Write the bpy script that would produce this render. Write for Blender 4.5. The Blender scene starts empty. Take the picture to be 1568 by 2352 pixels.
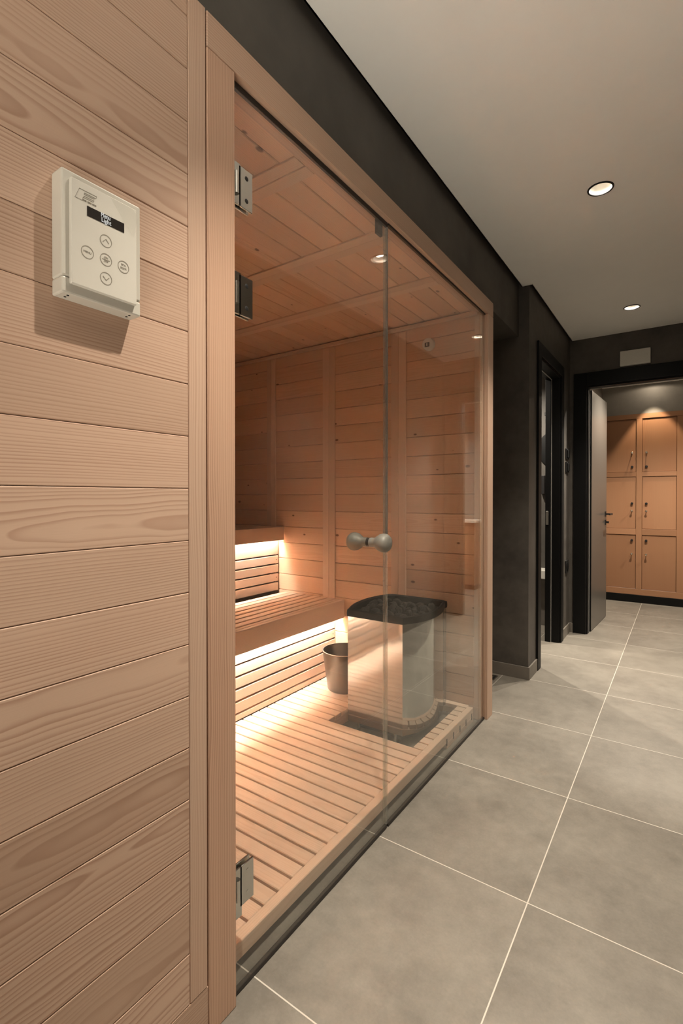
import bpy, bmesh, math, random
from mathutils import Vector, Matrix
R = random.Random(7)
SC = bpy.context.scene
COL = SC.collection

# ------------------------------------------------------------------ materials
class NT:
    def __init__(s, name):
        s.m = bpy.data.materials.new(name); s.m.use_nodes = True
        s.t = s.m.node_tree; s.t.nodes.clear()
        s.out = s.t.nodes.new('ShaderNodeOutputMaterial')
    def n(s, typ, **kw):
        nd = s.t.nodes.new(typ)
        for k, v in kw.items(): setattr(nd, k, v)
        return nd
    def l(s, a, b): s.t.links.new(a, b)
    def setin(s, sock, v):
        if v is None: return
        if hasattr(v, 'default_value') or isinstance(v, bpy.types.NodeSocket): s.l(v, sock)
        else: sock.default_value = v
    def math(s, op, a, b=None, c=None, clamp=False):
        nd = s.n('ShaderNodeMath', operation=op); nd.use_clamp = clamp
        s.setin(nd.inputs[0], a); s.setin(nd.inputs[1], b); s.setin(nd.inputs[2], c)
        return nd.outputs[0]
    def mix(s, f, a, b, blend='MIX'):
        nd = s.n('ShaderNodeMix', data_type='RGBA', blend_type=blend)
        s.setin(nd.inputs['Factor'], f)
        for k, v in ((6, a), (7, b)):
            if isinstance(v, tuple): v = (*v, 1) if len(v) == 3 else v
            s.setin(nd.inputs[k], v)
        return nd.outputs[2]
    def noise(s, vec, scale, detail=2, rough=.5):
        nd = s.n('ShaderNodeTexNoise'); nd.inputs['Scale'].default_value = scale
        nd.inputs['Detail'].default_value = detail; nd.inputs['Roughness'].default_value = rough
        if vec is not None: s.l(vec, nd.inputs['Vector'])
        return nd.outputs['Fac']
    def comb(s, x, y, z):
        nd = s.n('ShaderNodeCombineXYZ')
        for i, v in enumerate((x, y, z)): s.setin(nd.inputs[i], v)
        return nd.outputs[0]
    def ramp(s, f, pts):
        nd = s.n('ShaderNodeValToRGB'); e = nd.color_ramp.elements
        while len(e) < len(pts): e.new(.5)
        for q, (p, c) in zip(e, pts):
            q.position = p; q.color = (c, c, c, 1) if not isinstance(c, tuple) else (*c, 1)
        s.l(f, nd.inputs[0]); return nd.outputs[0]
    def pos(s):
        return s.n('ShaderNodeTexCoord').outputs['Object']
    def bsdf(s, color, rough=.5, metal=0, bump=None, bstr=.1, bdist=.002, spec=.5, coat=0):
        b = s.n('ShaderNodeBsdfPrincipled')
        if isinstance(color, tuple): b.inputs['Base Color'].default_value = (*color, 1)
        else: s.l(color, b.inputs['Base Color'])
        s.setin(b.inputs['Roughness'], rough); b.inputs['Metallic'].default_value = metal
        b.inputs['Specular IOR Level'].default_value = spec; b.inputs['Coat Weight'].default_value = coat
        if bump is not None:
            bn = s.n('ShaderNodeBump'); bn.inputs['Strength'].default_value = bstr
            bn.inputs['Distance'].default_value = bdist
            s.l(bump, bn.inputs['Height']); s.l(bn.outputs[0], b.inputs['Normal'])
        s.l(b.outputs[0], s.out.inputs[0]); return s.m

def plain(name, c, rough=.5, metal=0, spec=.5, coat=0):
    t = NT(name)
    v = t.noise(t.pos(), 35, 3)
    col = t.mix(t.math('MULTIPLY', v, .25), c, tuple(x*.8 for x in c))
    return t.bsdf(col, rough, metal, spec=spec, coat=coat)

def wood(name, light, dark, contrast=.6, knots=0., blot=.35, rough=.55, tone=.24):
    t = NT(name)
    a = t.n('ShaderNodeAttribute', attribute_name='grain').outputs['Vector']
    g = t.n('ShaderNodeAttribute', attribute_name='board').outputs['Fac']
    sp = t.n('ShaderNodeSeparateXYZ'); t.l(a, sp.inputs[0]); u, v, w = sp.outputs
    slow = t.comb(t.math('MULTIPLY', u, 5), t.math('MULTIPLY', v, 5), t.math('MULTIPLY', w, 1.6))
    n1 = t.math('SUBTRACT', t.noise(slow, 1.0, 2), .5)
    slow2 = t.comb(t.math('MULTIPLY', u, 14), t.math('MULTIPLY', v, 14), t.math('MULTIPLY', w, 5))
    n2 = t.math('SUBTRACT', t.noise(slow2, 1.0, 2), .5)
    vv = t.math('ADD', t.math('ADD', v, t.math('MULTIPLY', n1, .034)), t.math('MULTIPLY', n2, .008))
    uu = t.math('ADD', u, t.math('MULTIPLY', n1, .02))
    r = t.math('SQRT', t.math('ADD', t.math('MULTIPLY', uu, uu), t.math('MULTIPLY', vv, vv)))
    # ring spacing varies slowly with the radius
    rn = t.math('ADD', r, t.math('MULTIPLY', t.noise(t.comb(r, 0., g), 60, 1), .012))
    s = t.math('FRACT', t.math('DIVIDE', rn, .0054))
    late = t.ramp(s, [(0, 0.), (.45, .12), (.82, .9), (.9, 1.), (1, 0.)])
    fib = t.noise(t.comb(t.math('MULTIPLY', u, 700), t.math('MULTIPLY', v, 700), t.math('MULTIPLY', w, 9)), 1., 2)
    amp = t.noise(t.comb(t.math('MULTIPLY', u, 9), g, t.math('MULTIPLY', w, 1.1)), 1., 2)
    amp = t.ramp(amp, [(.35, .35), (.65, 1.)])
    f = t.math('MULTIPLY', t.math('MULTIPLY', late, amp), contrast)
    col = t.mix(f, light, dark)
    fb = t.math('MULTIPLY', t.math('SUBTRACT', fib, .5), .35)
    col = t.mix(t.math('ABSOLUTE', fb), col, tuple(x*.72 for x in dark))
    # board to board tone: pinkish to yellowish, lighter to darker
    bl = t.noise(t.comb(t.math('MULTIPLY', u, 7), t.math('MULTIPLY', g, 9), t.math('MULTIPLY', w, .9)), 1., 2)
    pink = (light[0]*.93, light[1]*.82, light[2]*.78)
    col = t.mix(t.math('MULTIPLY', t.ramp(bl, [(.38, 0.), (.68, 1.)]), blot*1.6), col, t.mix(.4, col, pink), 'MIX')
    tn = t.math('MULTIPLY_ADD', g, tone, 1-tone*.55)
    col = t.mix(1., col, t.comb(tn, t.math('MULTIPLY_ADD', g, tone*1.12, 1-tone*.62), t.math('MULTIPLY_ADD', g, tone*1.25, 1-tone*.69)), 'MULTIPLY')
    if knots > 0:
        vo = t.n('ShaderNodeTexVoronoi', voronoi_dimensions='2D'); vo.inputs['Scale'].default_value = 1.
        t.l(t.comb(t.math('MULTIPLY_ADD', u, 9., t.math('MULTIPLY', g, 97.3)), t.math('MULTIPLY', w, 5.), 0.), vo.inputs['Vector'])
        sc = t.n('ShaderNodeSeparateColor'); t.l(vo.outputs['Color'], sc.inputs[0])
        rad = t.math('MULTIPLY', t.math('SUBTRACT', sc.outputs[0], 1. - knots), .26)
        k = t.math('SUBTRACT', rad, vo.outputs['Distance'])
        k = t.math('MULTIPLY', k, 28., clamp=True)
        col = t.mix(t.math('MULTIPLY', k, .85), col, (dark[0]*.22, dark[1]*.14, dark[2]*.1))
    return t.bsdf(col, rough, bump=late, bstr=.12, bdist=.0004, spec=.35)

LIGHT, DARK = (.56, .388, .284), (.33, .185, .12)
M = {}
M['wood'] = wood('hemlock_boards', LIGHT, DARK, .78, knots=.05)
M['wood_plain'] = wood('hemlock_trim', LIGHT, DARK, .5)
M['wood_red'] = wood('redder_hemlock_post', (.57, .37, .258), (.32, .165, .1), .85)
M['wood_knot'] = wood('knotty_spruce_boards', (.69, .47, .32), (.5, .295, .18), .45, knots=.34, tone=.15)
M['wood_bench'] = wood('aspen_slats', (.69, .515, .385), (.52, .34, .225), .4, tone=.16)
M['locker_wood'] = wood('oak_veneer', (.36, .185, .098), (.27, .128, .065), .45, blot=.5, rough=.42)

def plaster(name, c1, c2, rough=.55, scale=1.):
    t = NT(name); p = t.pos()
    a = t.noise(p, 2.2*scale, 6, .62); b = t.noise(p, 14*scale, 5, .6)
    f = t.math('ADD', t.math('MULTIPLY', a, .7), t.math('MULTIPLY', b, .3))
    col = t.mix(t.ramp(f, [(.36, 0.), (.64, 1.)]), c1, c2)
    return t.bsdf(col, t.math('MULTIPLY_ADD', b, .3, rough-.15), bump=b, bstr=.15, bdist=.003, spec=.45)
M['plaster'] = plaster('dark_microcement', (.054, .047, .041), (.108, .095, .081))
M['plaster_mid'] = plaster('grey_microcement', (.13, .115, .098), (.2, .178, .152))
M['plaster_wash'] = plaster('dim_grey_microcement', (.06, .054, .047), (.1, .09, .078))
M['plaster_light'] = plaster('pale_grey_plaster', (.2, .186, .166), (.25, .232, .205), .7)
M['ceiling'] = plaster('matt_ceiling_paint', (.84, .825, .785), (.87, .855, .815), .8)
M['base'] = plaster('tile_skirting', (.15, .132, .11), (.19, .168, .142), .5)

def tiles():
    t = NT('grey_porcelain_tiles'); p = t.pos()
    sp = t.n('ShaderNodeSeparateXYZ'); t.l(p, sp.inputs[0]); x, y, z = sp.outputs
    gx = t.math('DIVIDE', t.math('ADD', x, .358+6), .6); gy = t.math('DIVIDE', t.math('ADD', y, 6-.85), .6)
    def line(g, wd):
        f = t.math('FRACT', g); d = t.math('MINIMUM', f, t.math('SUBTRACT', 1., f))
        return t.math('LESS_THAN', d, wd)
    gr = t.math('MAXIMUM', line(gx, .0027), line(gy, .0027))
    idn = t.n('ShaderNodeTexWhiteNoise', noise_dimensions='2D')
    t.l(t.comb(t.math('FLOOR', gx), t.math('FLOOR', gy), 0.), idn.inputs['Vector'])
    q = t.n('ShaderNodeVectorMath', operation='ADD'); t.l(p, q.inputs[0]); t.l(t.comb(t.math('MULTIPLY', idn.outputs[0], 17.), 0., 0.), q.inputs[1])
    a = t.noise(q.outputs[0], 3.2, 6, .6); b = t.noise(q.outputs[0], 22, 6, .7); c = t.noise(q.outputs[0], 130, 3, .7)
    f = t.math('ADD', t.math('ADD', t.math('MULTIPLY', a, .55), t.math('MULTIPLY', b, .3)), t.math('MULTIPLY', c, .15))
    col = t.mix(t.ramp(f, [(.38, 0.), (.62, 1.)]), (.142, .126, .104), (.228, .205, .171))
    tone = t.math('MULTIPLY_ADD', idn.outputs[0], .1, .95)
    col = t.mix(1., col, t.comb(tone, tone, tone), 'MULTIPLY')
    col = t.mix(gr, col, (.52, .48, .415))
    ro = t.math('MULTIPLY_ADD', b, .2, .36)
    h = t.math('SUBTRACT', t.math('MULTIPLY', c, .2), t.math('MULTIPLY', gr, .6))
    return t.bsdf(col, ro, bump=h, bstr=.12, bdist=.001, spec=.45)
M['tiles'] = tiles()
M['black'] = plain('black_lacquer', (.003, .003, .003), .5, spec=.22)
M['black_metal'] = plain('matt_black_metal', (.012, .011, .011), .45)
M['leaf'] = plain('anthracite_door_skin', (.11, .1, .088), .32, spec=.6)
M['chrome'] = plain('brushed_chrome', (.62, .62, .59), .16, 1)
M['plastic'] = plain('white_plastic', (.58, .55, .48), .42)
M['plastic_edge'] = plain('pale_plastic_cover', (.64, .61, .54), .35)
M['white'] = plain('white_enamel', (.68, .66, .6), .35)
M['ceramic'] = plain('white_ceramic', (.8, .77, .7), .2)
M['knob'] = plain('satin_grey_knob', (.27, .255, .22), .5, .15)
M['ink'] = plain('grey_print', (.27, .24, .19), .6)
M['screen'] = plain('dark_display', (.018, .014, .012), .25)
M['hole'] = plain('dark_hole', (.004, .003, .003), .9)
M['seal'] = plain('dark_gasket', (.02, .015, .011), .5)  # real gaskets, also the painted dark lines around the door glass
M['strip'] = plain('grey_rubber_seal', (.34, .33, .31), .5)
M['gold'] = plain('polished_nickel', (.8, .74, .62), .12, 1)
M['bucket'] = plain('anodised_bucket', (.2, .185, .165), .3, .85)
M['backing'] = plain('dark_void_timber', (.06, .035, .02), .8)  # shade of the void behind the skirts put into the colour

def steel():
    t = NT('polished_steel'); p = t.pos()
    n = t.noise(p, 7, 2); n2 = t.noise(p, 2.3, 1)
    h = t.math('ADD', t.math('MULTIPLY', n, .25), n2)
    return t.bsdf((.45, .455, .45), .07, 1, bump=h, bstr=.25, bdist=.012)
M['steel'] = steel()
def stone():
    t = NT('heater_stone'); p = t.pos(); n = t.noise(p, 60, 5, .7)
    o = t.n('ShaderNodeObjectInfo').outputs['Random']
    c = t.mix(o, (.012, .010, .009), (.04, .026, .017))
    col = t.mix(t.ramp(n, [(.35, 0.), (.7, 1.)]), c, (.02, .017, .014))
    return t.bsdf(col, .85, bump=n, bstr=.6, bdist=.004)
M['stone'] = stone()

def glass(name, tint, rough=.0, haze=0.):
    t = NT(name)
    tr = t.n('ShaderNodeBsdfTransparent'); tr.inputs[0].default_value = (*tint, 1)
    gl = t.n('ShaderNodeBsdfGlossy'); gl.inputs['Roughness'].default_value = rough
    gl.inputs[0].default_value = (1, 1, 1, 1)
    fr = t.n('ShaderNodeFresnel'); bf = t.n('ShaderNodeNewGeometry').outputs['Backfacing']
    t.l(t.math('MULTIPLY_ADD', bf, 1/1.5-1.5, 1.5), fr.inputs[0])
    mx = t.n('ShaderNodeMixShader'); t.l(fr.outputs[0], mx.inputs[0]); t.l(tr.outputs[0], mx.inputs[1]); t.l(gl.outputs[0], mx.inputs[2])
    o = mx.outputs[0]
    if haze:
        df = t.n('ShaderNodeBsdfDiffuse'); df.inputs[0].default_value = (.8, .78, .72, 1)
        m2 = t.n('ShaderNodeMixShader'); m2.inputs[0].default_value = haze
        t.l(o, m2.inputs[1]); t.l(df.outputs[0], m2.inputs[2]); o = m2.outputs[0]
    t.l(o, t.out.inputs[0]); return t.m
M['glass'] = glass('clear_float_glass', (.985, .99, .98))
M['clear_seal'] = glass('clear_seal_profile', (.86, .85, .81), .15, .14)
M['film'] = glass('clear_film', (.98, .98, .97), .3, .06)

def emit(name, c, s):
    t = NT(name); e = t.n('ShaderNodeEmission'); e.inputs[0].default_value = (*c, 1); e.inputs[1].default_value = s
    t.l(e.outputs[0], t.out.inputs[0]); return t.m
M['led'] = emit('warm_led', (1., .98, .93), 240.)
M['chip'] = emit('led_chip', (1., .9, .78), 3.)
M['screen_text'] = emit('lit_display_text', (1., .98, .92), .75)

# ------------------------------------------------------------------ geometry
class B:
    """collects shapes into one mesh; every board stores its own grain coordinates"""
    def __init__(s):
        s.bm = bmesh.new()
        s.g = s.bm.verts.layers.float_vector.new('grain')
        s.b = s.bm.verts.layers.float.new('board')
    def _mark(s, vs, axis=None, flat=None):
        co = [v.co for v in vs]
        lo = [min(c[i] for c in co) for i in range(3)]; hi = [max(c[i] for c in co) for i in range(3)]
        d = [hi[i]-lo[i] for i in range(3)]
        w = axis if axis is not None else max(range(3), key=lambda i: d[i])
        o = [i for i in range(3) if i != w]; o.sort(key=lambda i: -d[i])
        c = [(lo[i]+hi[i])/2 for i in range(3)]
        rnd = R.random()
        q = R.random() if flat is None else flat
        if q < .55: cu, cv = R.choice((-1, 1))*R.uniform(.15, .4), R.uniform(.05, .2)   # straight grain
        else: cu, cv = R.uniform(-.03, .03), R.uniform(.03, .075)                        # arched grain
        off = R.uniform(0, 50)
        for v in vs:
            v[s.g] = (v.co[o[0]]-c[o[0]]+cu, v.co[o[1]]-c[o[1]]+cv, v.co[w]-c[w]+off)
            v[s.b] = rnd
    def box(s, x0, x1, y0, y1, z0, z1, bev=0., axis=None, flat=None, seg=1):
        x0, x1 = sorted((x0, x1)); y0, y1 = sorted((y0, y1)); z0, z1 = sorted((z0, z1))
        r = bmesh.ops.create_cube(s.bm, size=1.)
        vs = r['verts']
        for v in vs:
            v.co = Vector(((x0+x1)/2+v.co.x*(x1-x0), (y0+y1)/2+v.co.y*(y1-y0), (z0+z1)/2+v.co.z*(z1-z0)))
        if bev > 0:
            es = list({e for v in vs for e in v.link_edges})
            rr = bmesh.ops.bevel(s.bm, geom=es, offset=bev, segments=seg, affect='EDGES', profile=.5)
            vs = [v for v in {v for f in rr['faces'] for v in f.verts}]
        s._mark(vs, axis, flat); return vs
    def loft(s, rings, caps=(True, True), closed=True):
        rv = [[s.bm.verts.new(p) for p in ring] for ring in rings]
        n = len(rings[0])
        for a, b in zip(rv, rv[1:]):
            for i in range(n if closed else n-1):
                j = (i+1) % n
                s.bm.faces.new((a[i], a[j], b[j], b[i]))
        if caps[0]: s.bm.faces.new(rv[0][::-1])
        if caps[1]: s.bm.faces.new(rv[-1])
        vs = [v for r in rv for v in r]; s._mark(vs); return vs
    def lathe(s, prof, origin, ax=2, n=32, caps=(True, True)):
        """prof: list of (radius, distance along axis)"""
        rings = []
        for r, h in prof:
            ring = []
            for k in range(n):
                a = 2*math.pi*k/n; c, d = r*math.cos(a), r*math.sin(a)
                p = {2: (c, d, h), 0: (h, c, d), 1: (d, h, c)}[ax]
                ring.append(Vector(origin)+Vector(p))
            rings.append(ring)
        return s.loft(rings, caps)
    def quad(s, pts):
        vs = [s.bm.verts.new(p) for p in pts]; s.bm.faces.new(vs); s._mark(vs); return vs
    def prism(s, pts, d):
        d = Vector(d); a = [Vector(p) for p in pts]
        return s.loft([a, [p+d for p in a]])

def obj(name, b, mat, parent=None, smooth=False, at=None):
    """links the collected shapes as ONE mesh object; coordinates given in world space"""
    base = Vector((0, 0, 0))
    if parent is not None:
        q = parent
        while q is not None: base = base + q.location; q = q.parent
    o_at = Vector(at) if at is not None else base
    bmesh.ops.translate(b.bm, vec=-o_at, verts=b.bm.verts)
    bmesh.ops.recalc_face_normals(b.bm, faces=b.bm.faces)
    me = bpy.data.meshes.new(name); b.bm.to_mesh(me); b.bm.free()
    for m in (mat if isinstance(mat, (list, tuple)) else [mat]): me.materials.append(m)
    if smooth:
        for p in me.polygons: p.use_smooth = True
        me.set_sharp_from_angle(angle=math.radians(38))
    o = bpy.data.objects.new(name, me); COL.objects.link(o)
    if parent is not None: o.parent = parent; o.location = o_at-base
    else: o.location = o_at
    return o
def tag(o, label=None, cat=None, group=None, kind=None):
    if label: o['label'] = label
    if cat: o['category'] = cat
    if group: o['group'] = group
    if kind: o['kind'] = kind
    return o
def thing(name, loc, label, cat, group=None, kind=None):
    o = bpy.data.objects.new(name, None); o.empty_display_size = .05
    COL.objects.link(o); o.location = loc; return tag(o, label, cat, group, kind)
def struct(name, b, mat, smooth=False, label=None):
    return tag(obj(name, b, mat, None, smooth), label, None, None, 'structure')
def copy_tree(o, parent=None):
    c = o.copy(); COL.objects.link(c)
    if parent is not None: c.parent = parent
    for ch in list(o.children): copy_tree(ch, c)
    return c
def text(name, s, size, origin, mat, parent, depth=.0004, width=None, bold=0.):
    """flat lettering lying on a wall that faces +X; reads along +Y"""
    cu = bpy.data.curves.new(name, 'FONT'); cu.body = s; cu.size = size; cu.align_x = 'CENTER'; cu.align_y = 'CENTER'
    cu.extrude = depth/2; cu.offset = bold
    tmp = bpy.data.objects.new('tmp', cu); COL.objects.link(tmp)
    dg = bpy.context.evaluated_depsgraph_get(); me = bpy.data.meshes.new_from_object(tmp.evaluated_get(dg))
    bpy.data.objects.remove(tmp); bpy.data.curves.remove(cu)
    rot = Matrix(((0, 0, 1), (1, 0, 0), (0, 1, 0))).to_4x4()
    if width:
        xs = [v.co.x for v in me.vertices]; k = width/(max(xs)-min(xs)); me.transform(Matrix.Diagonal((k, 1, 1, 1)))
    me.transform(rot); me.materials.append(mat)
    o = bpy.data.objects.new(name, me); COL.objects.link(o); o.parent = parent
    base = Vector((0, 0, 0)); q = parent
    while q is not None: base = base+q.location; q = q.parent
    o.location = Vector(origin)-base; return o

# ------------------------------------------------------------------ dimensions (metres; camera stands at x=0, y=0)
XF = -.83            # front of sauna timber
XG = -.85            # glass line
Y1, Y2 = .60, 2.50   # sauna inside, near and far end
XB = -2.80           # sauna inside, back
ZC = 2.13            # sauna ceiling
CE = 2.50            # corridor ceiling
P0, PIT = .1125, .10655
YO = -.60            # corridor left open behind the viewpoint so the added fill light enters
YF = 4.60            # far wall

# ------------------------------------------------------------------ setting: shell
b = B(); b.box(-3.2, 1.6, YO, 6.9, -.06, 0); struct('floor', b, M['tiles'], label='grey square porcelain floor tiles with pale grout')

lamps = [.80, 2.403, 4.023]; XL = -.298; HR = .047
def ceiling():
    b = B(); z = CE
    hs = .06
    def q(x0, x1, y0, y1):
        if x1-x0 > 1e-5 and y1-y0 > 1e-5: b.quad([(x0, y0, z), (x0, y1, z), (x1, y1, z), (x1, y0, z)])
    for x0, x1, y0, y1 in ((-.845, XL-hs, YO, 3.24), (-.785, XL-hs, 3.24, YF), (XL+hs, .25, YO, YF)): q(x0, x1, y0, y1)
    y = YO
    for ly in lamps:
        q(XL-hs, XL+hs, y, ly-hs); y = ly+hs
        n = 32; outer = []; inner = []
        for k in range(n):
            a = 2*math.pi*k/n+math.pi/4; c, s_ = math.cos(a), math.sin(a); m = hs/max(abs(c), abs(s_))
            outer.append(b.bm.verts.new((XL+c*m, ly+s_*m, z))); inner.append(b.bm.verts.new((XL+c*HR, ly+s_*HR, z)))
        for k in range(n): b.bm.faces.new((outer[k], outer[(k+1) % n], inner[(k+1) % n], inner[k]))
    q(XL-hs, XL+hs, y, YF)
    # upper face and the rim of the shadow gap
    b.box(-.845, -.84, YO, 3.24, z, z+.03); b.box(-.785, -.78, 3.24, YF, z, z+.03); b.box(-.845, -.78, 3.235, 3.24, z, z+.03)
    struct('ceiling', b, M['ceiling'], label='smooth pale corridor ceiling')
ceiling()
b = B(); b.box(-2.2, .4, YO, 4.8, CE+.06, CE+.1); struct('ceiling_slab', b, M['black_metal'])

# dark wall over the sauna (also the lintel of the recess beside it)
b = B(); b.box(-2.1, -.865, YO, 3.24, 2.19, CE+.06); struct('wall_upper', b, M['plaster'], label='dark plaster band above the sauna')
# pillar, passage wall with doorway
b = B()
b.box(-2.1, -.80, 3.24, 3.36, 0, CE+.06)
b.box(-.90, -.80, 3.36, 3.52, 0, CE+.06); b.box(-.90, -.80, 3.52, 4.21, 2.12, CE+.06); b.box(-.90, -.80, 4.21, YF, 0, CE+.06)
struct('wall_left', b, M['plaster'], label='dark plaster pillar and wall beside the sauna')
b = B(); b.box(-2.1, -2.0, 2.62, 3.24, 0, 2.19); struct('wall_recess', b, M['plaster'])
b = B()
b.box(-.90, -.667, YF, YF+.1, 0, CE+.06); b.box(-.667, .087, YF, YF+.1, 2.10, CE+.06); b.box(.087, .4, YF, YF+.1, 0, CE+.06)
struct('wall_far', b, M['plaster'], label='dark plaster wall with the wide doorway')
b = B(); b.box(.25, .35, YO, YF, 0, CE+.06); struct('wall_right', b, M['plaster_mid'])
# skirtings
b = B(); b.box(-2.0, -.79, 3.23, 3.24, 0, .08, .001); b.box(-.80, -.79, 3.2405, 3.44, 0, .08, .001)
struct('baseboard_left', b, M['base'])
b = B(); b.box(-.80, -.79, 4.29, YF, 0, .08, .001); b.box(-.7895, -.766, YF-.01, YF, 0, .08, .001)
struct('baseboard_far', b, M['base'])

# washroom behind the narrow doorway
b = B(); b.box(-2.4, -2.3, 3.36, 4.9, 0, 2.4); struct('wall_washroom_left', b, M['plaster_wash'])
b = B(); b.box(-2.3, -.865, 4.78, 4.88, 0, 2.4); struct('wall_washroom_far', b, M['plaster_wash'])
b = B(); b.box(-2.3, -.90, 3.36, 4.78, 2.4, 2.45); struct('ceiling_washroom', b, M['ceiling'])

# changing room
b = B(); b.box(-.86, -.755, YF+.1, 6.32, 0, 2.45); struct('wall_changing_left', b, M['plaster_mid'])
b = B(); b.box(-.755, 1.4, 6.30, 6.42, 2.077, 2.45); b.box(.035, 1.4, 6.30, 6.42, 0, 2.077); struct('wall_changing_far', b, M['plaster_light'])
b = B(); b.box(1.3, 1.4, YF+.1, 6.3, 0, 2.45); struct('wall_changing_right', b, M['plaster_mid'])
b = B(); b.box(.4, 1.3, YF, YF+.1, 0, 2.45); struct('wall_changing_near', b, M['plaster_mid'])
b = B(); b.box(-.8, 1.4, YF+.1, 6.42, 2.395, 2.45); struct('ceiling_changing', b, M['ceiling'])

# ------------------------------------------------------------------ sauna shell
b = B()       # plank front, left of the door
zs = [.0]+[P0+PIT*k for k in range(0, 20)]
for z0, z1 in zip(zs, zs[1:]+[2.19]):
    if z1-z0 < .01: continue
    b.box(XF-.022, XF, YO, .6495 if z0 > .05 else .697, z0+.0004, min(z1, 2.19)-.0004, .0016)
b.box(XF-.03, XF-.0225, YO, .695, 0, 2.19)
struct('wall_sauna_front', b, M['wood'], label='wall of horizontal pale timber planks')
b = B(); b.box(XF-.022, XF+.0006, .6500, .6945, P0+.0005, 2.19, .0012, axis=2, flat=.1)
struct('trim_1', b, M['wood_plain'], label='narrow upright batten between planks and post')
b = B(); b.box(XF-.07, XF+.0012, .698, .777, 0, 2.1135, .002, axis=2, flat=.3)
struct('trim_2', b, M['wood_red'], label='reddish upright door post')
b = B(); b.box(-.862, XF+.001, .698, 2.612, 2.1145, 2.19, .002, axis=1, flat=.2); b.box(-.9, -.8625, .698, 2.612, 2.12, 2.19, axis=1)
struct('trim_3', b, M['wood_plain'], label='timber head rail over the glass')
b = B(); b.box(XG-.004, XF+.001, 2.531, 2.612, 0, 2.1135, .0015, axis=2, flat=.2); b.box(-.9, XG-.0045, 2.503, 2.612, 0, 2.1135, .001, axis=2, flat=.2)
struct('trim_4', b, M['wood_plain'], label='timber end post right of the fixed glass')

def boards_z(b, fn, z0=0., z1=ZC):
    """horizontal boards stacked in z"""
    ks = [z0]+[P0+PIT*k for k in range(-1, 25) if z0+.02 < P0+PIT*k < z1-.01]+[z1]
    for a, c in zip(ks, ks[1:]): fn(a+.0004, c-.0004)
b = B(); boards_z(b, lambda a, c: b.box(XB, -.8555, Y2, Y2+.015, a+.0006, c-.0006, .0026)); b.box(XB-.02, -.9, Y2+.0155, Y2+.1, 0, 2.19)
struct('wall_sauna_far', b, M['wood_knot'], label='end wall of the sauna in horizontal boards')
b = B(); boards_z(b, lambda a, c: b.box(XB-.015, XB, Y1, Y2, a, c, .0014)); struct('wall_sauna_back', b, M['wood_knot'])
b = B(); boards_z(b, lambda a, c: b.box(XB, -.8605, Y1-.015, Y1, a, c, .0014)); struct('wall_sauna_near', b, M['wood_knot'])
b = B()
xs = [-.8605, -.9065]+[-.9675-.1008*k for k in range(0, 19)]
for x1, x0 in zip(xs, xs[1:]):
    b.box(x0+.001, x1-.001, Y1, Y2, ZC, ZC+.015, .0026, axis=1)
b.box(XB-.02, -.865, Y1-.02, Y2+.02, ZC+.0155, 2.185)
struct('ceiling_sauna', b, M['wood_knot'], label='knotty board ceiling of the sauna')
b = B()
for y0 in (1.0755, 1.1235, 1.545, 1.588, 2.0, 2.045):
    b.box(XB+.01, -.9065, y0+.0005, y0+.0445, ZC-.007, ZC-.0002, .0012, axis=0, flat=.1)
b.box(-.906, -.8607, Y1+.001, Y2-.03, ZC-.006, ZC-.0003, .001, axis=1, flat=.1)
struct('trim_5', b, M['wood_bench'], label='flat ceiling battens')
b = B()
for x0, x1 in ((-.889, -.857), (-1.38, -1.333), (-1.3325, -1.285), (-1.873, -1.826), (-1.8255, -1.778), (-2.353, -2.3135), (-2.313, -2.273)):
    b.box(x0, x1, Y2-.006, Y2-.0002, .005, 2.099, .0012, axis=2, flat=.1)
struct('trim_6', b, M['wood_bench'], label='upright battens on the end wall')
b = B(); b.box(XB+.002, -.875, Y2-.024, Y2-.0065, 2.1, ZC-.0075, .004, axis=0, flat=.1)
for k in range(9):
    x = -.93-.155*k-R.uniform(0, .05)
    b.lathe([(.0001, 0), (.004, 0), (.004, -.0008), (.0001, -.0008)], (x, Y2-.024, 2.112), ax=1, n=10)
o = struct('trim_7', b, M['wood_bench'], label='top moulding of the end wall')

# ------------------------------------------------------------------ fixed pane and glass door
win = thing('window_1', (XG, 2.0, 0), 'fixed clear glass pane in front of the heater', None, None, 'structure')
b = B(); b.box(XG-.004, XG+.004, 1.508, 2.5300, .0125, 2.108, .0008); obj('glass_pane', b, M['glass'], win)
b = B(); b.box(XG-.007, XG+.006, 1.508, 2.5295, .0, .0122, .001); obj('bottom_channel', b, M['seal'], win)
b = B(); b.box(XG-.006, XG+.006, 1.508, 2.5295, 2.1082, 2.1142); obj('top_channel', b, M['seal'], win)
door = thing('door_1', (XG, .782, 0), 'frameless glass sauna door hinged on the reddish post', None, None, 'structure')
b = B(); b.box(XG-.004, XG+.004, .784, 1.4985, .013, 2.099, .0008); obj('glass_pane', b, M['glass'], door)
b = B(); b.box(XG-.006, XG+.005, .784, 1.499, .0015, .0127, .001); obj('bottom_seal', b, M['seal'], door)
b = B(); b.box(XG-.0095, XG-.0045, 1.494, 1.507, .013, 2.095, .001); b.box(XG-.0045, XG+.0055, 1.4988, 1.503, .013, 2.099, .001)
obj('edge_seal', b, M['clear_seal'], door)
b = B(); b.box(XG-.003, XG+.003, 1.5033, 1.5072, 1.02, 2.1, .0005); obj('gap_gasket', b, M['seal'], door)  # dark strip painted in for the reflection line along the glass edge
b = B(); b.box(XG-.006, XG+.004, .784, 1.503, 2.1003, 2.1140, .0005); obj('top_seal', b, M['seal'], door)  # black strip stands in for the shade in the gap under the head rail
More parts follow.
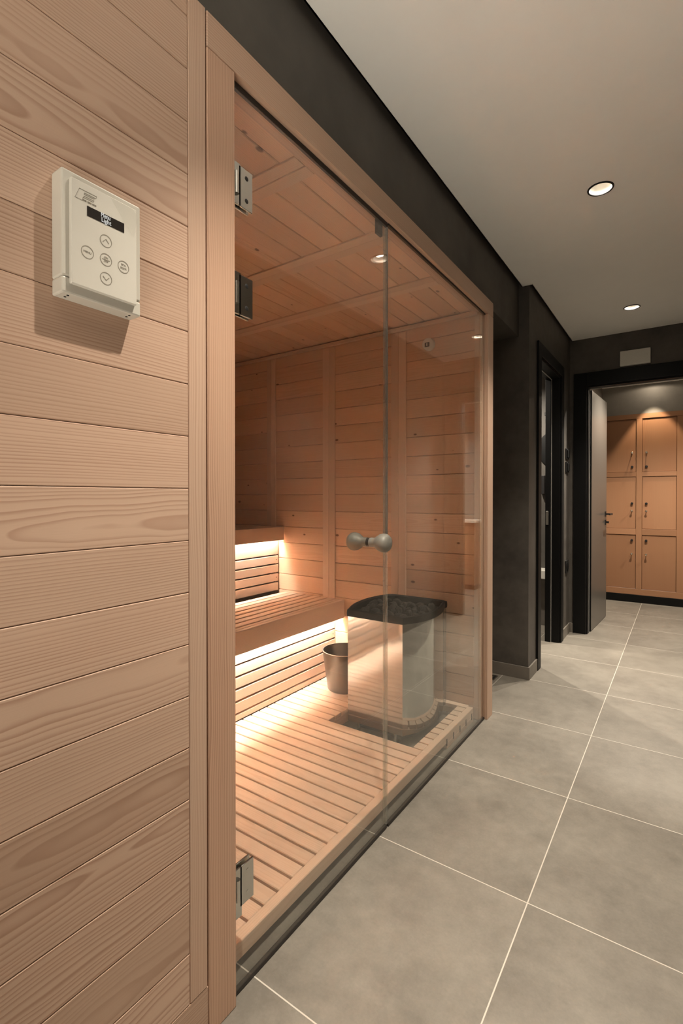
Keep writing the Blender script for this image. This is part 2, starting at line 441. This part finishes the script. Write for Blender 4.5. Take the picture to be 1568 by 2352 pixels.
b = B(); b.box(XG-.018, XG-.0062, 1.452, 1.487, 2.062, 2.112, .0015); obj('door_stop', b, M['black_metal'], door)
# knob: one outside, one inside
def knob_prof(s):
    p = [(.0001, 0), (.0150, 0), (.0158, .004), (.0152, .012), (.0165, .02), (.0225, .028), (.0285, .038), (.031, .05), (.0295, .061), (.024, .069), (.013, .0735), (.0001, .0745)]
    return [(r, s*h) for r, h in p]
for s, x in ((1, XG+.0055), (-1, XG-.0055)):
    b = B(); b.lathe(knob_prof(s), (x, 1.386, 1.012), ax=0, n=36); obj('door_knob', b, M['knob'], door, True)
b = B(); b.lathe([(.0145, -.0054), (.0145, .0054)], (XG, 1.386, 1.012), ax=0, n=28); obj('knob_washer', b, M['seal'], door, True)
for z0, z1, low in ((1.832, 1.925, False), (1.582, 1.675, False), (.205, .299, True)):
    zm = (z0+z1)/2
    b = B()
    b.box(XG+.0041, XG+.0092, .7995, .844, z0, z1, .0012); b.box(XG-.0092, XG-.0041, .7995, .844, z0, z1, .0012)
    if low: b.box(XG+.0041, XG+.0092, .7795, .806, z0-.022, z1, .0012)
    else: b.box(XG+.0041, XG+.0092, .7795, .806, z0, z1+.0035, .0012)
    b.box(XG-.02, XG+.016, .7773, .7815, z0, z1, .001)                     # leaf on the post
    b.lathe([(.0065, 0), (.0065, .05)], (XG+.0105, .7905, zm-.025), n=16)    # barrel
    h = obj('hinge', b, M['chrome'], door, True)
    for dz in (-.026, .026):
        b = B(); b.lathe([(.0001, .0005), (.0042, .0005), (.0055, 0), (.0055, -.002), (.0001, -.002)], (XG+.0094, .824, zm+dz), ax=0, n=16)
        obj('screw', b, M['black_metal'] if not low else M['chrome'], h, True)

# ------------------------------------------------------------------ duckboard
def near(i): return 2.453-.0577*i
dk = thing('duckboard', (-1.33, 1.5, 0), 'slatted timber floor grid with a square cutout around the heater', 'floor grid')
RX0, RX1, RY0, RY1 = -1.417, -.961, 1.9395, 2.447
b = B()
top, th, gap = .07, .022, .0085
b.box(-1.772, -.9145, near(0)+gap/2, Y2-.008, top-th, top, .002, axis=0)
i = 0
while near(i+1) > Y1+.01:
    y1, y0 = near(i)-gap/2, near(i+1)+gap/2
    if y0 > RY0-.01 and y1 < RY1+.03 and i < 9:
        b.box(-1.772, RX0, y0, y1, top-th, top, .002, axis=0); b.box(RX1, -.9145, y0, y1, top-th, top, .002, axis=0)
    else: b.box(-1.772, -.9145, y0, y1, top-th, top, .002, axis=0)
    i += 1
obj('slats', b, M['wood_bench'], dk)
b = B(); b.box(-.9138, -.885, Y1+.005, 2.478, .027, top+.0005, .002, axis=1); obj('edge_board', b, M['wood_bench'], dk)
b = B(); b.box(-.9135, -.8845, 2.13, 2.477, 0, .0268, .001, axis=1); vb = obj('lower_edge_board', b, M['wood_bench'], dk)
for k in range(5):
    y = 2.452-.081*k
    b = B(); b.lathe([(.0001, 0), (.0055, 0), (.0055, .0012), (.0001, .0012)], (-.8846, y, .032), ax=0, n=12)
    b.box(-.8846, -.8836, y-.0042, y+.0042, .016, .048, .0004)
    obj('vent_hole', b, M['hole'], dk)
b = B()
for x in (-1.70, -1.5, RX0-.03): b.box(x, x+.028, Y1+.01, 2.48, 0, top-th-.0005, .001, axis=1)
b.box(-.965, -.937, Y1+.01, 2.48, 0, top-th-.0005, .001, axis=1)
b.box(-1.25, -1.22, Y1+.01, RY0-.005, 0, top-th-.0005, .001, axis=1)
b.box(RX0, RX1, RY0-.024, RY0-.003, .0, top-th-.0005, .001, axis=0)
obj('runners', b, M['wood_bench'], dk)

# ------------------------------------------------------------------ benches
def bench(name, loc, label, xf, zt, fas, depth, zlow, cuts):
    t = thing(name, loc, label, 'bench', 'tiered sauna benches')
    xb = xf-depth; n = 8 if depth < .56 else 9
    b = B(); b.box(xf-.026, xf, Y1+.002, Y2-.0065 if zt < .7 else Y2-.012, zt-fas, zt, .002, axis=1, flat=.4); obj('fascia', b, M['wood_bench'], t)
    b = B(); x = xf-.0275
    b.box(xf-.0565, x, Y1+.002, Y2-.007, zt-.026, zt, .0025, axis=1); x = xf-.0565-.0125
    while x-.0475 > xb-.005:
        b.box(x-.0475, x, Y1+.002, Y2-.007, zt-.026, zt, .0025, axis=1); x -= .0605
    obj('seat_slats', b, M['wood_bench'], t)
    b = B(); xp = xf-(.07 if zt < .7 else .055)
    for z0, z1 in cuts: b.box(xp-.02, xp, Y1+.002, Y2-.0105, z0, z1, .002, axis=1, flat=.2)
    pn = obj('slatted_skirt', b, M['wood_bench'], t)
    for z in [(c[0]+c[1])/2 for c in cuts[1::2]]:
        b = B(); b.lathe([(.0001, 0), (.0035, 0), (.0035, .0008), (.0001, .0008)], (xp, Y2-.03, z), ax=0, n=10); obj('screw', b, M['hole'], pn)
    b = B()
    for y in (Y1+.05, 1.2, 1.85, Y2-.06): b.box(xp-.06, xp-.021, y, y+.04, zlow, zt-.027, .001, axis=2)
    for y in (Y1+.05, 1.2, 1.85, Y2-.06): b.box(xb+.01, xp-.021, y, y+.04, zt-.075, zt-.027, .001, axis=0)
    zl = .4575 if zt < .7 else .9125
    bb = B(); bb.box(xp-.019, xf-.0265, Y1+.003, Y2-.0105, zl, zl+.012, 0, axis=1); obj('light_batten', bb, M['wood_bench'], t)  # unseen board added to stop strip light leaking up between the slats
    b.box(xp-.062, xp-.0605, Y1+.05, Y2-.02, zlow+.01, zt-.03, 0, axis=1)  # dark sheet standing in for the shade seen through the skirt gaps
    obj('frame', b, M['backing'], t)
    return t
bench('sauna_bench', (-1.95, 1.55, 0), 'lower slatted sauna bench ending just behind the steel heater', -1.705, .53, .11, .535, .0,
      [(.347, .456), (.2895, .3385), (.2295, .2805), (.169, .2205), (.1085, .1598), (.0715, .1)])
bench('sauna_bench', (-2.5, 1.55, .53), 'upper sauna bench against the wall, above the lit slatted backrest', -2.19, .965, .09, .58, .54,
      [(.776, .911), (.716, .768), (.656, .708), (.596, .648), (.534, .588)])
for x, z, lb in ((-1.7485, .450, 'glowing strip of light under the lower bench, washing the floor-level slats'),
                 (-2.2325, .905, 'glowing strip of light under the upper bench, washing the backrest slats')):
    b = B(); b.box(x, x+.010, Y1+.02, Y2-.03, z, z+.007, .001)
    tag(obj('led_strip', b, M['led'], at=(x, 1.5, z)), lb, 'light strip', 'light strips under the benches')

# ------------------------------------------------------------------ heater
def catmull(pts, n, sharp=()):
    out = []; N = len(pts)
    for i in range(N):
        p0, p1, p2, p3 = (Vector(pts[(i+k-1) % N]) for k in range(4))
        if i in sharp: p0 = p1-(p2-p1)
        if (i+1) % N in sharp: p3 = p2+(p2-p1)
        if i in sharp and (i+1) % N in sharp: q = n//3
        else: q = n
        for k in range(q):
            u = k/q
            out.append(.5*((2*p1)+(p2-p0)*u+(2*p0-5*p1+4*p2-p3)*u*u+(3*p1-p0-3*p2+p3)*u**3))
    return out
HA = math.radians(.8); HC = Vector((-1.205, 2.243))
foot = [(-.152, -.231), (.148, -.231), (.191, -.15), (.214, -.04), (.206, .08), (.178, .185), (.15, .234), (-.12, .234), (-.183, .185), (-.212, .06), (-.2, -.09)]
SH = (0, 1)
def hp(p, z, k=1., dx=0.):
    x, y = p[0]*k, p[1]*k
    return Vector((HC.x+x*math.cos(HA)-y*math.sin(HA), HC.y+x*math.sin(HA)+y*math.cos(HA), z))
def inset(p, d):
    v = Vector(p); return v*(1-d/max(v.length, 1e-6))
out = catmull([(*p, 0) for p in foot], 8, SH)
ht = thing('sauna_heater', (HC.x, HC.y, 0), 'polished steel sauna heater with black top frame, standing in the floor cutout', 'heater')
b = B(); b.loft([[hp(p, .058) for p in out], [hp(p, .085) for p in out], [hp(p, .30) for p in out], [hp(p, .583) for p in out], [hp(inset(p, .012), .583) for p in out], [hp(inset(p, .012), .45) for p in out]], caps=(True, False))
obj('casing', b, M['steel'], ht, True)
b = B(); b.loft([[hp(inset(p, .012), .50) for p in out], [hp(inset(p, .012), .505) for p in out]]); obj('stone_tray', b, M['black_metal'], ht)
b = B(); k = -.004
b.loft([[hp(inset(p, k), .574) for p in out], [hp(inset(p, k-.002), .59) for p in out], [hp(inset(p, k), .606) for p in out], [hp(inset(p, .006), .609) for p in out],
        [hp(inset(p, .016), .602) for p in out], [hp(inset(p, .016), .574) for p in out], [hp(inset(p, k), .574) for p in out]], caps=(False, False))
obj('top_frame', b, M['black'], ht, True)
b = B(); b.box(-1.19, -1.13, 2.03, 2.09, .03, .058)
b.bm.clear(); b = B()
b.loft([[hp(inset(p, .05), .018) for p in out], [hp(inset(p, .05), .0575) for p in out]]); obj('base_pan', b, M['black_metal'], ht)
for fx, fy in ((-.1, -.212), (.1, -.212), (-.1, .2), (.1, .2)):
    b = B(); q = hp((fx, fy), 0)
    b.lathe([(.0001, 0), (.016, 0), (.016, .008), (.008, .01), (.008, .058)], (q.x, q.y, 0), n=16); obj('leg', b, M['chrome'], ht, True)
# stones
protos = []
def inside(x, y):
    return -.16 < x < .17 and -.19 < y < .195 and (x > -.13 or y > -.12)
spots = []; tries = 0
while len(spots) < 46 and tries < 9000:
    tries += 1
    x, y = R.uniform(-.175, .195), R.uniform(-.2, .2)
    v = Vector((x, y)); 
    # stay inside the frame
    a = math.atan2(y, x); lim = min((Vector((p[0], p[1])).length for p in out if abs(((math.atan2(p[1], p[0])-a+math.pi) % (2*math.pi))-math.pi) < .2), default=.2)
    if v.length > lim-.048: continue
    if all((x-p)**2+(y-q)**2 > .047**2 for p, q in spots): spots.append((x, y))
for n in range(6):
    b = B(); r = bmesh.ops.create_icosphere(b.bm, subdivisions=2, radius=1.)
    rr = random.Random(n+3); ph = [rr.uniform(0, 6) for _ in range(9)]
    for v in b.bm.verts:
        c = v.co.copy(); d = 1+.17*math.sin(3*c.x+ph[0])*math.cos(2.5*c.y+ph[1])+.12*math.sin(4*c.z+ph[2])+rr.uniform(-.05, .05)
        v.co = Vector((c.x*d*(1+.2*math.sin(ph[3])), c.y*d*(1+.15*math.sin(ph[4])), c.z*d*.8))*.0225
    protos.append(b)
meshes = []
for n, b in enumerate(protos):
    me = bpy.data.meshes.new('heater_stone'); b.bm.to_mesh(me); b.bm.free(); me.materials.append(M['stone']); meshes.append(me)
for n, (x, y) in enumerate(spots):
    o = bpy.data.objects.new('heater_stone', meshes[n % 6]); COL.objects.link(o)
    q = hp((x, y), .579+R.uniform(-.006, .009)); o.location = q; o.rotation_euler = (R.uniform(0, 6), R.uniform(0, 6), R.uniform(0, 6))
    tag(o, 'dark rough stone heaped in the top of the steel sauna heater', 'stone', 'stones on the heater')

# ------------------------------------------------------------------ bucket
bx, by = -1.582, 2.318
bk = thing('sauna_bucket', (bx, by, .07), 'dark metal bucket half hidden behind the heater', 'bucket')
b = B(); z = .0705
b.lathe([(.0001, 0), (.096, 0), (.099, .004), (.128, .215), (.1255, .215), (.0965, .008), (.0001, .008)], (bx, by, z), n=48); obj('body', b, M['bucket'], bk, True)
b = B(); b.lathe([(.1245, .2135), (.1295, .2135), (.1305, .217), (.1295, .2205), (.1245, .2205), (.1245, .2135)], (bx, by, z), n=48, caps=(False, False)); obj('rim', b, M['bucket'], bk, True)

# ------------------------------------------------------------------ sensor on end wall
sx, sz = -1.144, 1.997
sn = thing('temperature_sensor', (sx, Y2, sz), 'small round white sensor high on the sauna end wall', 'sensor')
b = B(); b.lathe([(.0001, -.001), (.034, -.001), (.034, -.018), (.031, -.027), (.024, -.0315), (.0001, -.033)], (sx, Y2, sz), ax=1, n=32); obj('housing', b, M['white'], sn, True)
b = B(); b.box(sx-.014, sx+.014, Y2-.0345, Y2-.031, sz-.019, sz+.005, .002); vf = obj('vent', b, M['hole'], sn)
b = B(); b.box(sx-.003, sx+.003, Y2-.036, Y2-.0347, sz-.014, sz+.001, .0005); obj('probe', b, M['white'], sn)

# ------------------------------------------------------------------ control panel
py0, py1, pz0, pz1, px = .3845, .5205, 1.482, 1.677, -.797
pn = thing('sauna_control_panel', (XF, .452, 1.58), 'white sauna control box with small display on the plank wall', 'control panel')
b = B(); b.box(XF+.0002, px, py0, py1, pz0+.0265, pz1, .003, seg=2); obj('housing', b, M['plastic'], pn)
b = B(); b.box(XF+.0002, px, py0, py1, pz0, pz0+.026, .003, seg=2); cap = obj('bottom_cap', b, M['plastic'], pn)
for y in (.398, .504):
    for x in (-.806, -.815):
        b = B(); b.lathe([(.0001, 0), (.002, 0), (.002, -.0006), (.0001, -.0006)], (x, y, pz0), n=10); obj('vent_slot', b, M['hole'], cap)
fx = -.7895
b = B(); b.box(px+.0002, fx, .3955, .5085, 1.4975, 1.664, .0012); pl = obj('front_plate', b, M['plastic_edge'], pn)
b = B(); b.box(fx+.0001, fx+.0005, .4205, .4845, 1.6135, 1.6295); ds = obj('display', b, M['screen'], pn)
text('display_text', 'Menu', .0105, (fx+.0008, .4515, 1.6262), M['screen_text'], ds, .0003, .0155)
text('display_text', 'Light', .0105, (fx+.0008, .4525, 1.6183), M['screen_text'], ds, .0003, .0165)
def ring(b, y, z, r, w=.0005, n=36):
    b.lathe([(r-w, 0), (r+w, 0), (r+w, .0004), (r-w, .0004), (r-w, 0)], (fx+.0001, y, z), ax=0, n=n, caps=(False, False))
def stroke(b, pts, w=.0005):
    for (y0, z0), (y1, z1) in zip(pts, pts[1:]):
        d = Vector((y1-y0, z1-z0)).normalized(); q = Vector((-d.y, d.x))*w; d = d*w*.6
        P = [(y0-d.x+q.x, z0-d.y+q.y), (y0-d.x-q.x, z0-d.y-q.y), (y1+d.x-q.x, z1+d.y-q.y), (y1+d.x+q.x, z1+d.y+q.y)]
        b.prism([(fx+.0001, *p) for p in P], (.0004, 0, 0))
for y, z, k in ((.452, 1.586, 'up'), (.421, 1.555, 'MENU'), (.452, 1.555, 'onoff'), (.483, 1.555, 'door'), (.452, 1.524, 'down')):
    b = B(); ring(b, y, z, .0098)
    if k == 'up': stroke(b, [(y-.005, z-.0025), (y, z+.003), (y+.005, z-.0025)])
    if k == 'down': stroke(b, [(y-.005, z+.0025), (y, z-.003), (y+.005, z+.0025)])
    if k == 'onoff': stroke(b, [(y-.0065, z), (y+.0065, z)], .0003)
    bt = obj('touch_button', b, M['ink'], pn)
    if k == 'MENU': text('button_text', 'MENU', .0046, (fx+.0003, y, z), M['ink'], bt, .0003, .0125)
    if k == 'onoff': text('button_text', 'ON', .0046, (fx+.0003, y, z+.0032), M['ink'], bt, .0003, .0065); text('button_text', 'OFF', .0046, (fx+.0003, y, z-.0032), M['ink'], bt, .0003, .0075)
    if k == 'door': text('button_text', 'SPA', .0046, (fx+.0003, y, z+.0032), M['ink'], bt, .0003, .0085); text('button_text', 'DOOR', .0046, (fx+.0003, y, z-.0026), M['ink'], bt, .0003, .011)
b = B(); w = .00028
stroke(b, [(.4015, 1.6345), (.4085, 1.6515), (.4365, 1.6515), (.4355, 1.6478), (.4165, 1.6478), (.4158, 1.6455), (.4325, 1.6455)], w)
stroke(b, [(.4015, 1.6345), (.4135, 1.6345), (.4143, 1.6400), (.4310, 1.6400), (.4322, 1.6425), (.4155, 1.6425)], w)
obj('logo', b, M['ink'], pn)
b = B()
for y0, y1 in ((.4145, .4195), (.4215, .4275), (.4295, .4355)):
    stroke(b, [(y0, 1.6366), (y1, 1.6366)], .0002); stroke(b, [(y0, 1.6348), (y1, 1.6348)], .0002)
    for k in range(4):
        yy = y0+(y1-y0)*k/3; stroke(b, [(yy, 1.6348), (yy, 1.6366)], .0002)
obj('logo_lettering', b, M['ink'], pn)
b = B(); b.quad([(fx+.0006, .4595, 1.6632), (fx+.0012, .4860, 1.6300), (fx+.0022, .5020, 1.6130), (fx+.0010, .5080, 1.6420)]); b.quad([(fx+.0006, .4595, 1.6632), (fx+.0010, .5080, 1.6420), (fx+.0008, .5082, 1.6560), (fx+.0006, .5000, 1.6638)])
obj('protective_film', b, M['film'], pn)

# ------------------------------------------------------------------ downlights
def downlight(y, label, r=HR, x=XL, z=CE, name='ceiling_downlight'):
    t = thing(name, (x, y, z), label, 'ceiling light', 'recessed ceiling downlights')
    b = B(); b.lathe([(r-.002, -.0002), (r+.0055, -.0002), (r+.0045, -.003), (r-.002, -.0035), (r-.002, -.0002)], (x, y, z), n=40, caps=(False, False)); obj('trim_ring', b, M['black'], t, True)
    b = B(); b.lathe([(r-.0012, -.002), (r-.004, .012), (r-.012, .03), (.02, .040), (.0001, .041)], (x, y, z), n=40, caps=(False, False)); obj('reflector', b, M['ceramic'], t, True)
    b = B(); b.lathe([(.0001, .036), (.018, .036), (.018, .038), (.0001, .038)], (x, y, z), n=24); obj('led_lens', b, M['chip'], t, True)
    return t
lab = {-.82: 'recessed round downlight behind the viewpoint', .80: 'recessed round downlight above the control box',
       2.403: 'nearer, larger-looking recessed downlight in the corridor ceiling', 4.023: 'farther recessed downlight, near the blank white box over the doorway'}
def lamp(x, y, z, energy, size, blend, rad=.016, col=(1, .9, .76), tgt=None):
    L = bpy.data.lights.new('lamp', 'SPOT'); L.energy = energy; L.spot_size = math.radians(size); L.spot_blend = blend
    L.shadow_soft_size = rad; L.color = col
    o = bpy.data.objects.new('lamp', L); COL.objects.link(o); o.location = (x, y, z); return o
KL = 1.
for y in lamps:
    downlight(y, lab[y])
    lamp(XL, y, CE+.028, 4*KL, 140, .6)
    lamp(XL, y, CE+.028, 195*KL, 82, 1.)
    lamp(XL, y, CE+.028, 150*KL, 44, 1.)

# ------------------------------------------------------------------ white box over the doorway
el = thing('emergency_light', (-.315, YF, 2.283), 'blank white rectangular box on the wall above the wide doorway', 'wall box')
b = B(); b.box(-.42, -.21, YF-.035, YF-.0002, 2.223, 2.341, .003, seg=2); obj('housing', b, M['white'], el)
b = B(); b.lathe([(.0001, -.0352), (.004, -.0352), (.003, -.0368), (.0001, -.037)], (-.232, YF, 2.287), ax=1, n=12); obj('indicator', b, M['ceramic'], el, True)

# ------------------------------------------------------------------ switches, socket
for z, lb in ((1.523, 'upper of two black switches in the dark wall corner'), (1.413, 'lower of two black switches in the dark wall corner')):
    t = thing('wall_switch', (-.80, 4.47, z), lb, 'switch', 'black wall switches')
    b = B(); b.box(-.7998, -.789, 4.415, 4.525, z-.044, z+.044, .002); obj('plate', b, M['black_metal'], t)
    b = B(); b.box(-.7888, -.782, 4.43, 4.51, z-.032, z+.032, .002); obj('rocker', b, M['black'], t)
t = thing('wall_socket', (-.80, 4.47, .58), 'black socket low on the wall between the two doorways', 'socket')
b = B(); b.box(-.7998, -.79, 4.42, 4.515, .528, .632, .002); obj('plate', b, M['black_metal'], t)
b = B(); b.lathe([(.0001, .0002), (.034, .0002), (.036, .004), (.03, .006), (.0001, .003)], (-.79, 4.4675, .58), ax=0, n=24); obj('insert', b, M['black'], t, True)

# ------------------------------------------------------------------ narrow doorway (door_2) and wide doorway (door_3)
d2 = thing('door_2', (-.80, 3.87, 0), 'narrow black-framed doorway beside the pillar', None, None, 'structure')
b = B(); b.box(-.80+.0002, -.786, 3.44, 3.52, 0, 2.205, .0015); b.box(-.80+.0002, -.786, 4.21, 4.29, 0, 2.205, .0015); b.box(-.80+.0002, -.7863, 3.5203, 4.2097, 2.12, 2.205, .0015)
obj('architrave', b, M['black'], d2)
b = B(); b.box(-.905, -.7995, 3.5202, 3.535, 0, 2.118, .001); b.box(-.905, -.7995, 4.195, 4.2098, 0, 2.118, .001); b.box(-.905, -.7995, 3.5352, 4.1948, 2.105, 2.1195, .001)
b.box(-.905, -.865, 4.18, 4.1945, 0, 2.104, .001)
obj('jamb_lining', b, M['black'], d2)
b = B(); b.box(-.8645, -.859, 4.189, 4.1946, 0.002, 2.104, .0008); b.box(-.8645, -.859, 3.536, 4.1885, 2.0985, 2.1045, .0008); obj('seal_strip', b, M['strip'], d2)
b = B(); b.box(-.90, -.88, 4.1775, 4.1799, .94, 1.05, .0008); obj('strike_plate', b, M['chrome'], d2)
d3 = thing('door_3', (-.29, YF, 0), 'wide black-framed doorway with the grey leaf standing open', None, None, 'structure')
b = B(); b.box(-.765, -.668, YF-.015, YF-.0002, 0, 2.21, .0015); b.box(.088, .185, YF-.015, YF-.0002, 0, 2.21, .0015); b.box(-.6677, .0877, YF-.0148, YF-.0002, 2.1, 2.21, .0015)
obj('architrave', b, M['black'], d3)
b = B(); b.box(-.6669, -.654, YF, YF+.095, 0, 2.098, .001); b.box(.074, .0868, YF, YF+.095, 0, 2.098, .001); b.box(-.6538, .0738, YF, YF+.095, 2.086, 2.0995, .001); obj('jamb_lining', b, M['black'], d3)
b = B(); b.box(-.6538, -.648, YF+.05, YF+.056, .002, 2.085, .0008); b.box(-.647, .073, YF+.05, YF+.056, 2.08, 2.0855, .0008); obj('seal_strip', b, M['strip'], d3)
a0, a1 = Vector((-.642, 4.703)), Vector((-.606, 5.40)); dr = (a1-a0).normalized(); nr = Vector((-dr.y, dr.x))
def leafbox(b, s0, s1, n0, n1, z0, z1):
    P = [a0+dr*s+nr*n for s, n in ((s0, n0), (s1, n0), (s1, n1), (s0, n1))]
    return b.prism([(p.x, p.y, z0) for p in P], (0, 0, z1-z0))
b = B(); leafbox(b, 0, .70, 0, .04, .006, 2.08); lf = obj('leaf', b, M['leaf'], d3)
b = B(); leafbox(b, -.0012, -.0002, -.0008, .0408, .006, 2.08); obj('leaf_edge', b, M['black'], lf)
b = B(); leafbox(b, .62, .67, -.006, -.0002, .975, 1.025); leafbox(b, .64, .652, -.05, -.006, .992, 1.006); leafbox(b, .52, .655, -.062, -.05, .992, 1.008); obj('lever_handle', b, M['black_metal'], lf)
b = B(); leafbox(b, .625, .665, -.006, -.0002, .895, .945); leafbox(b, .639, .651, -.03, -.006, .912, .93); obj('lock_cylinder', b, M['black_metal'], lf)

# ------------------------------------------------------------------ lockers
lk = thing('locker_bank', (-.36, 6.3, 0), 'bank of brown wooden lockers with black plinth beyond the wide doorway', 'locker')
cols = [(-.727, -.420), (-.361, -.050)]; rows = [(1.440, 2.022), (.815, 1.387), (.152, .745)]
b = B(); f = 6.30
b.box(-.752, .03, f, f+.02, 2.024, 2.077, .0015, axis=0); b.box(-.752, .03, f, f+.02, .085, .15, .0015, axis=0)
for x0, x1 in ((-.752, -.729), (-.418, -.363), (-.048, .03)): b.box(x0, x1, f, f+.02, .1505, 2.0235, .0015, axis=2)
for x0, x1 in cols:
    for z0, z1 in ((1.389, 1.438), (.747, .813)): b.box(x0-.0015, x1+.0015, f, f+.02, z0, z1, .0015, axis=0)
obj('face_frame', b, M['locker_wood'], lk)
b = B(); b.box(-.752, -.732, f+.021, f+.42, .09, 2.07); b.box(.01, .03, f+.021, f+.42, .09, 2.07); b.box(-.731, .009, f+.4, f+.42, .09, 2.07); b.box(-.731, .009, f+.05, f+.4, 2.05, 2.07); obj('carcass', b, M['locker_wood'], lk)
b = B(); b.box(-.752, .03, f-.004, f+.06, 0, .0845, .001); obj('plinth', b, M['black'], lk)
first = None
for ci, (x0, x1) in enumerate(cols):
    for ri, (z0, z1) in enumerate(rows):
        b = B(); b.box(x0+.001, x1-.001, f+.009, f+.027, z0+.001, z1-.001, .001, axis=2, flat=.5)
        d = obj('locker_door', b, M['locker_wood'], lk, at=((x0+x1)/2, f+.018, (z0+z1)/2))
        kx = -.457 if ci == 0 else -.322
        zk, zl = {0: (1.65, 1.497), 1: (1.01, 1.093), 2: (.536, .686)}[ri]
        b = B(); b.lathe([(.0001, .008), (.010, .008), (.010, .006), (.0048, .004), (.0048, -.026), (.0085, -.031), (.0115, -.038), (.0115, -.044), (.008, -.048), (.0001, -.049)], (kx, f, zk), ax=1, n=20); obj('knob', b, M['gold'], d, True)
        b = B(); b.lathe([(.0001, .008), (.0125, .008), (.0125, -.013), (.0105, -.016), (.0001, -.016)], (kx, f, zl), ax=1, n=20); obj('lock', b, M['black_metal'], d, True)

# ------------------------------------------------------------------ washroom things seen through the narrow doorway
mr = thing('round_mirror', (-.94, 4.78, 1.6), 'dark round disc on the wall inside the narrow doorway', 'mirror')
b = B(); b.lathe([(.0001, -.0005), (.168, -.0005), (.168, -.016), (.16, -.017), (.0001, -.017)], (-.935, 4.78, 1.60), ax=1, n=48); obj('disc', b, M['black'], mr, True)
b = B(); b.box(-1.035, -.975, 4.74, 4.7795, 1.905, 1.935, .002); tag(obj('wall_hook', b, M['black_metal'], at=(-1.0, 4.78, 1.92)), 'small black hook high inside the narrow doorway', 'hook')
b = B(); b.box(-1.065, -1.03, 4.735, 4.7799, 1.19, 1.36, .004); tag(obj('soap_dispenser', b, M['black_metal'], at=(-1.05, 4.78, 1.2)), 'black upright dispenser inside the narrow doorway', 'dispenser')
sf = thing('washroom_fixture', (-1.0, 4.6, .0), 'pale square-edged ceramic unit low inside the narrow doorway', 'bathroom fixture')
b = B(); b.box(-1.25, -.935, 4.62, 4.7795, .43, .51, .006, seg=2); obj('basin', b, M['ceramic'], sf)
b = B(); b.box(-1.24, -.945, 4.66, 4.7795, .385, .4295, .003); b.box(-1.2, -.95, 4.70, 4.7795, 0, .3845, .003); obj('pedestal', b, M['plaster_mid'], sf)

# ------------------------------------------------------------------ drain in the recess
dr_ = thing('floor_drain', (-1.0, 3.15, 0), 'small dark drain in the floor of the recess beside the sauna', 'drain')
b = B(); b.box(-1.1, -.975, 3.10, 3.19, .0002, .004, .001); obj('frame', b, M['chrome'], dr_)
b = B()
for k in range(6): b.box(-1.09+.019*k, -1.078+.019*k, 3.108, 3.182, .0041, .0052)
obj('slots', b, M['hole'], dr_)

# ------------------------------------------------------------------ counter mirrored in the fixed glass
ct = thing('vanity_counter', (.72, 6.0, 0), 'wooden counter with a pale top, seen only mirrored in the fixed glass', 'counter')
b = B(); b.box(.42, 1.28, 5.98, 6.29, .06, .84, .003, axis=0); obj('cabinet', b, M['locker_wood'], ct)
b = B(); b.box(.40, 1.295, 5.95, 6.295, .841, .875, .003); obj('counter_top', b, M['ceramic'], ct)
b = B(); b.box(.43, 1.27, 6.0, 6.29, 0, .0595); obj('plinth', b, M['black'], ct)

# ------------------------------------------------------------------ other lamps of the place
def small(x, y, z, lb):
    return downlight(y, lb, r=.035, x=x, z=z)
lamp(-.262, 6.14, 2.385, 44, 66, .35, .012, (1, .8, .56))
lamp(-.262, 6.14, 2.385, 2, 172, .2, .012, (1, .84, .64))
lamp(-.15, 5.05, 2.385, 195, 130, .7, .02)
lamp(.75, 5.6, 2.385, 95, 130, .8, .02)
lamp(-1.42, 4.10, 2.385, 190, 150, .7, .02)

# ------------------------------------------------------------------ world (unseen fill light added behind the viewpoint to brighten the ceiling)
WLOW, WUP = 10.5, .35      # added fill: strong from steeply below for the near ceiling, weak above
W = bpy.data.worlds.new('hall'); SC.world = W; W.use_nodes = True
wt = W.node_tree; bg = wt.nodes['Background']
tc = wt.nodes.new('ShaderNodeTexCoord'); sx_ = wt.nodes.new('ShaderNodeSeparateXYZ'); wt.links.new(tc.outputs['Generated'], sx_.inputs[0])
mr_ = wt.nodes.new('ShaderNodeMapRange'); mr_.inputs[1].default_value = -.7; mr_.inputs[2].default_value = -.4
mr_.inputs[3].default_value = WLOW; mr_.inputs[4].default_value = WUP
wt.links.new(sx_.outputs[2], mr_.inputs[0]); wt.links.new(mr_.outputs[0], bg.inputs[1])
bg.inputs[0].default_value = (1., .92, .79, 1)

# ------------------------------------------------------------------ camera
cam = bpy.data.cameras.new('camera'); co = bpy.data.objects.new('camera', cam); COL.objects.link(co)
co.location = (0, 0, 1.16); co.rotation_euler = (math.pi/2-.008732, 0, .60585)
cam.sensor_fit = 'HORIZONTAL'; cam.sensor_width = 36; cam.lens = 1129.13/1568*36; cam.shift_y = -23.73/1568
cam.clip_start = .02
SC.camera = co
SC.view_settings.view_transform = 'Standard'; SC.view_settings.look = 'None'; SC.view_settings.gamma = 1
SC.view_settings.use_curve_mapping = False; SC.view_settings.exposure = 0.
SC.cycles.use_denoising = True
SC.cycles.max_bounces = 12; SC.cycles.diffuse_bounces = 6; SC.cycles.transparent_max_bounces = 16
SC.cycles.sample_clamp_indirect = 40.
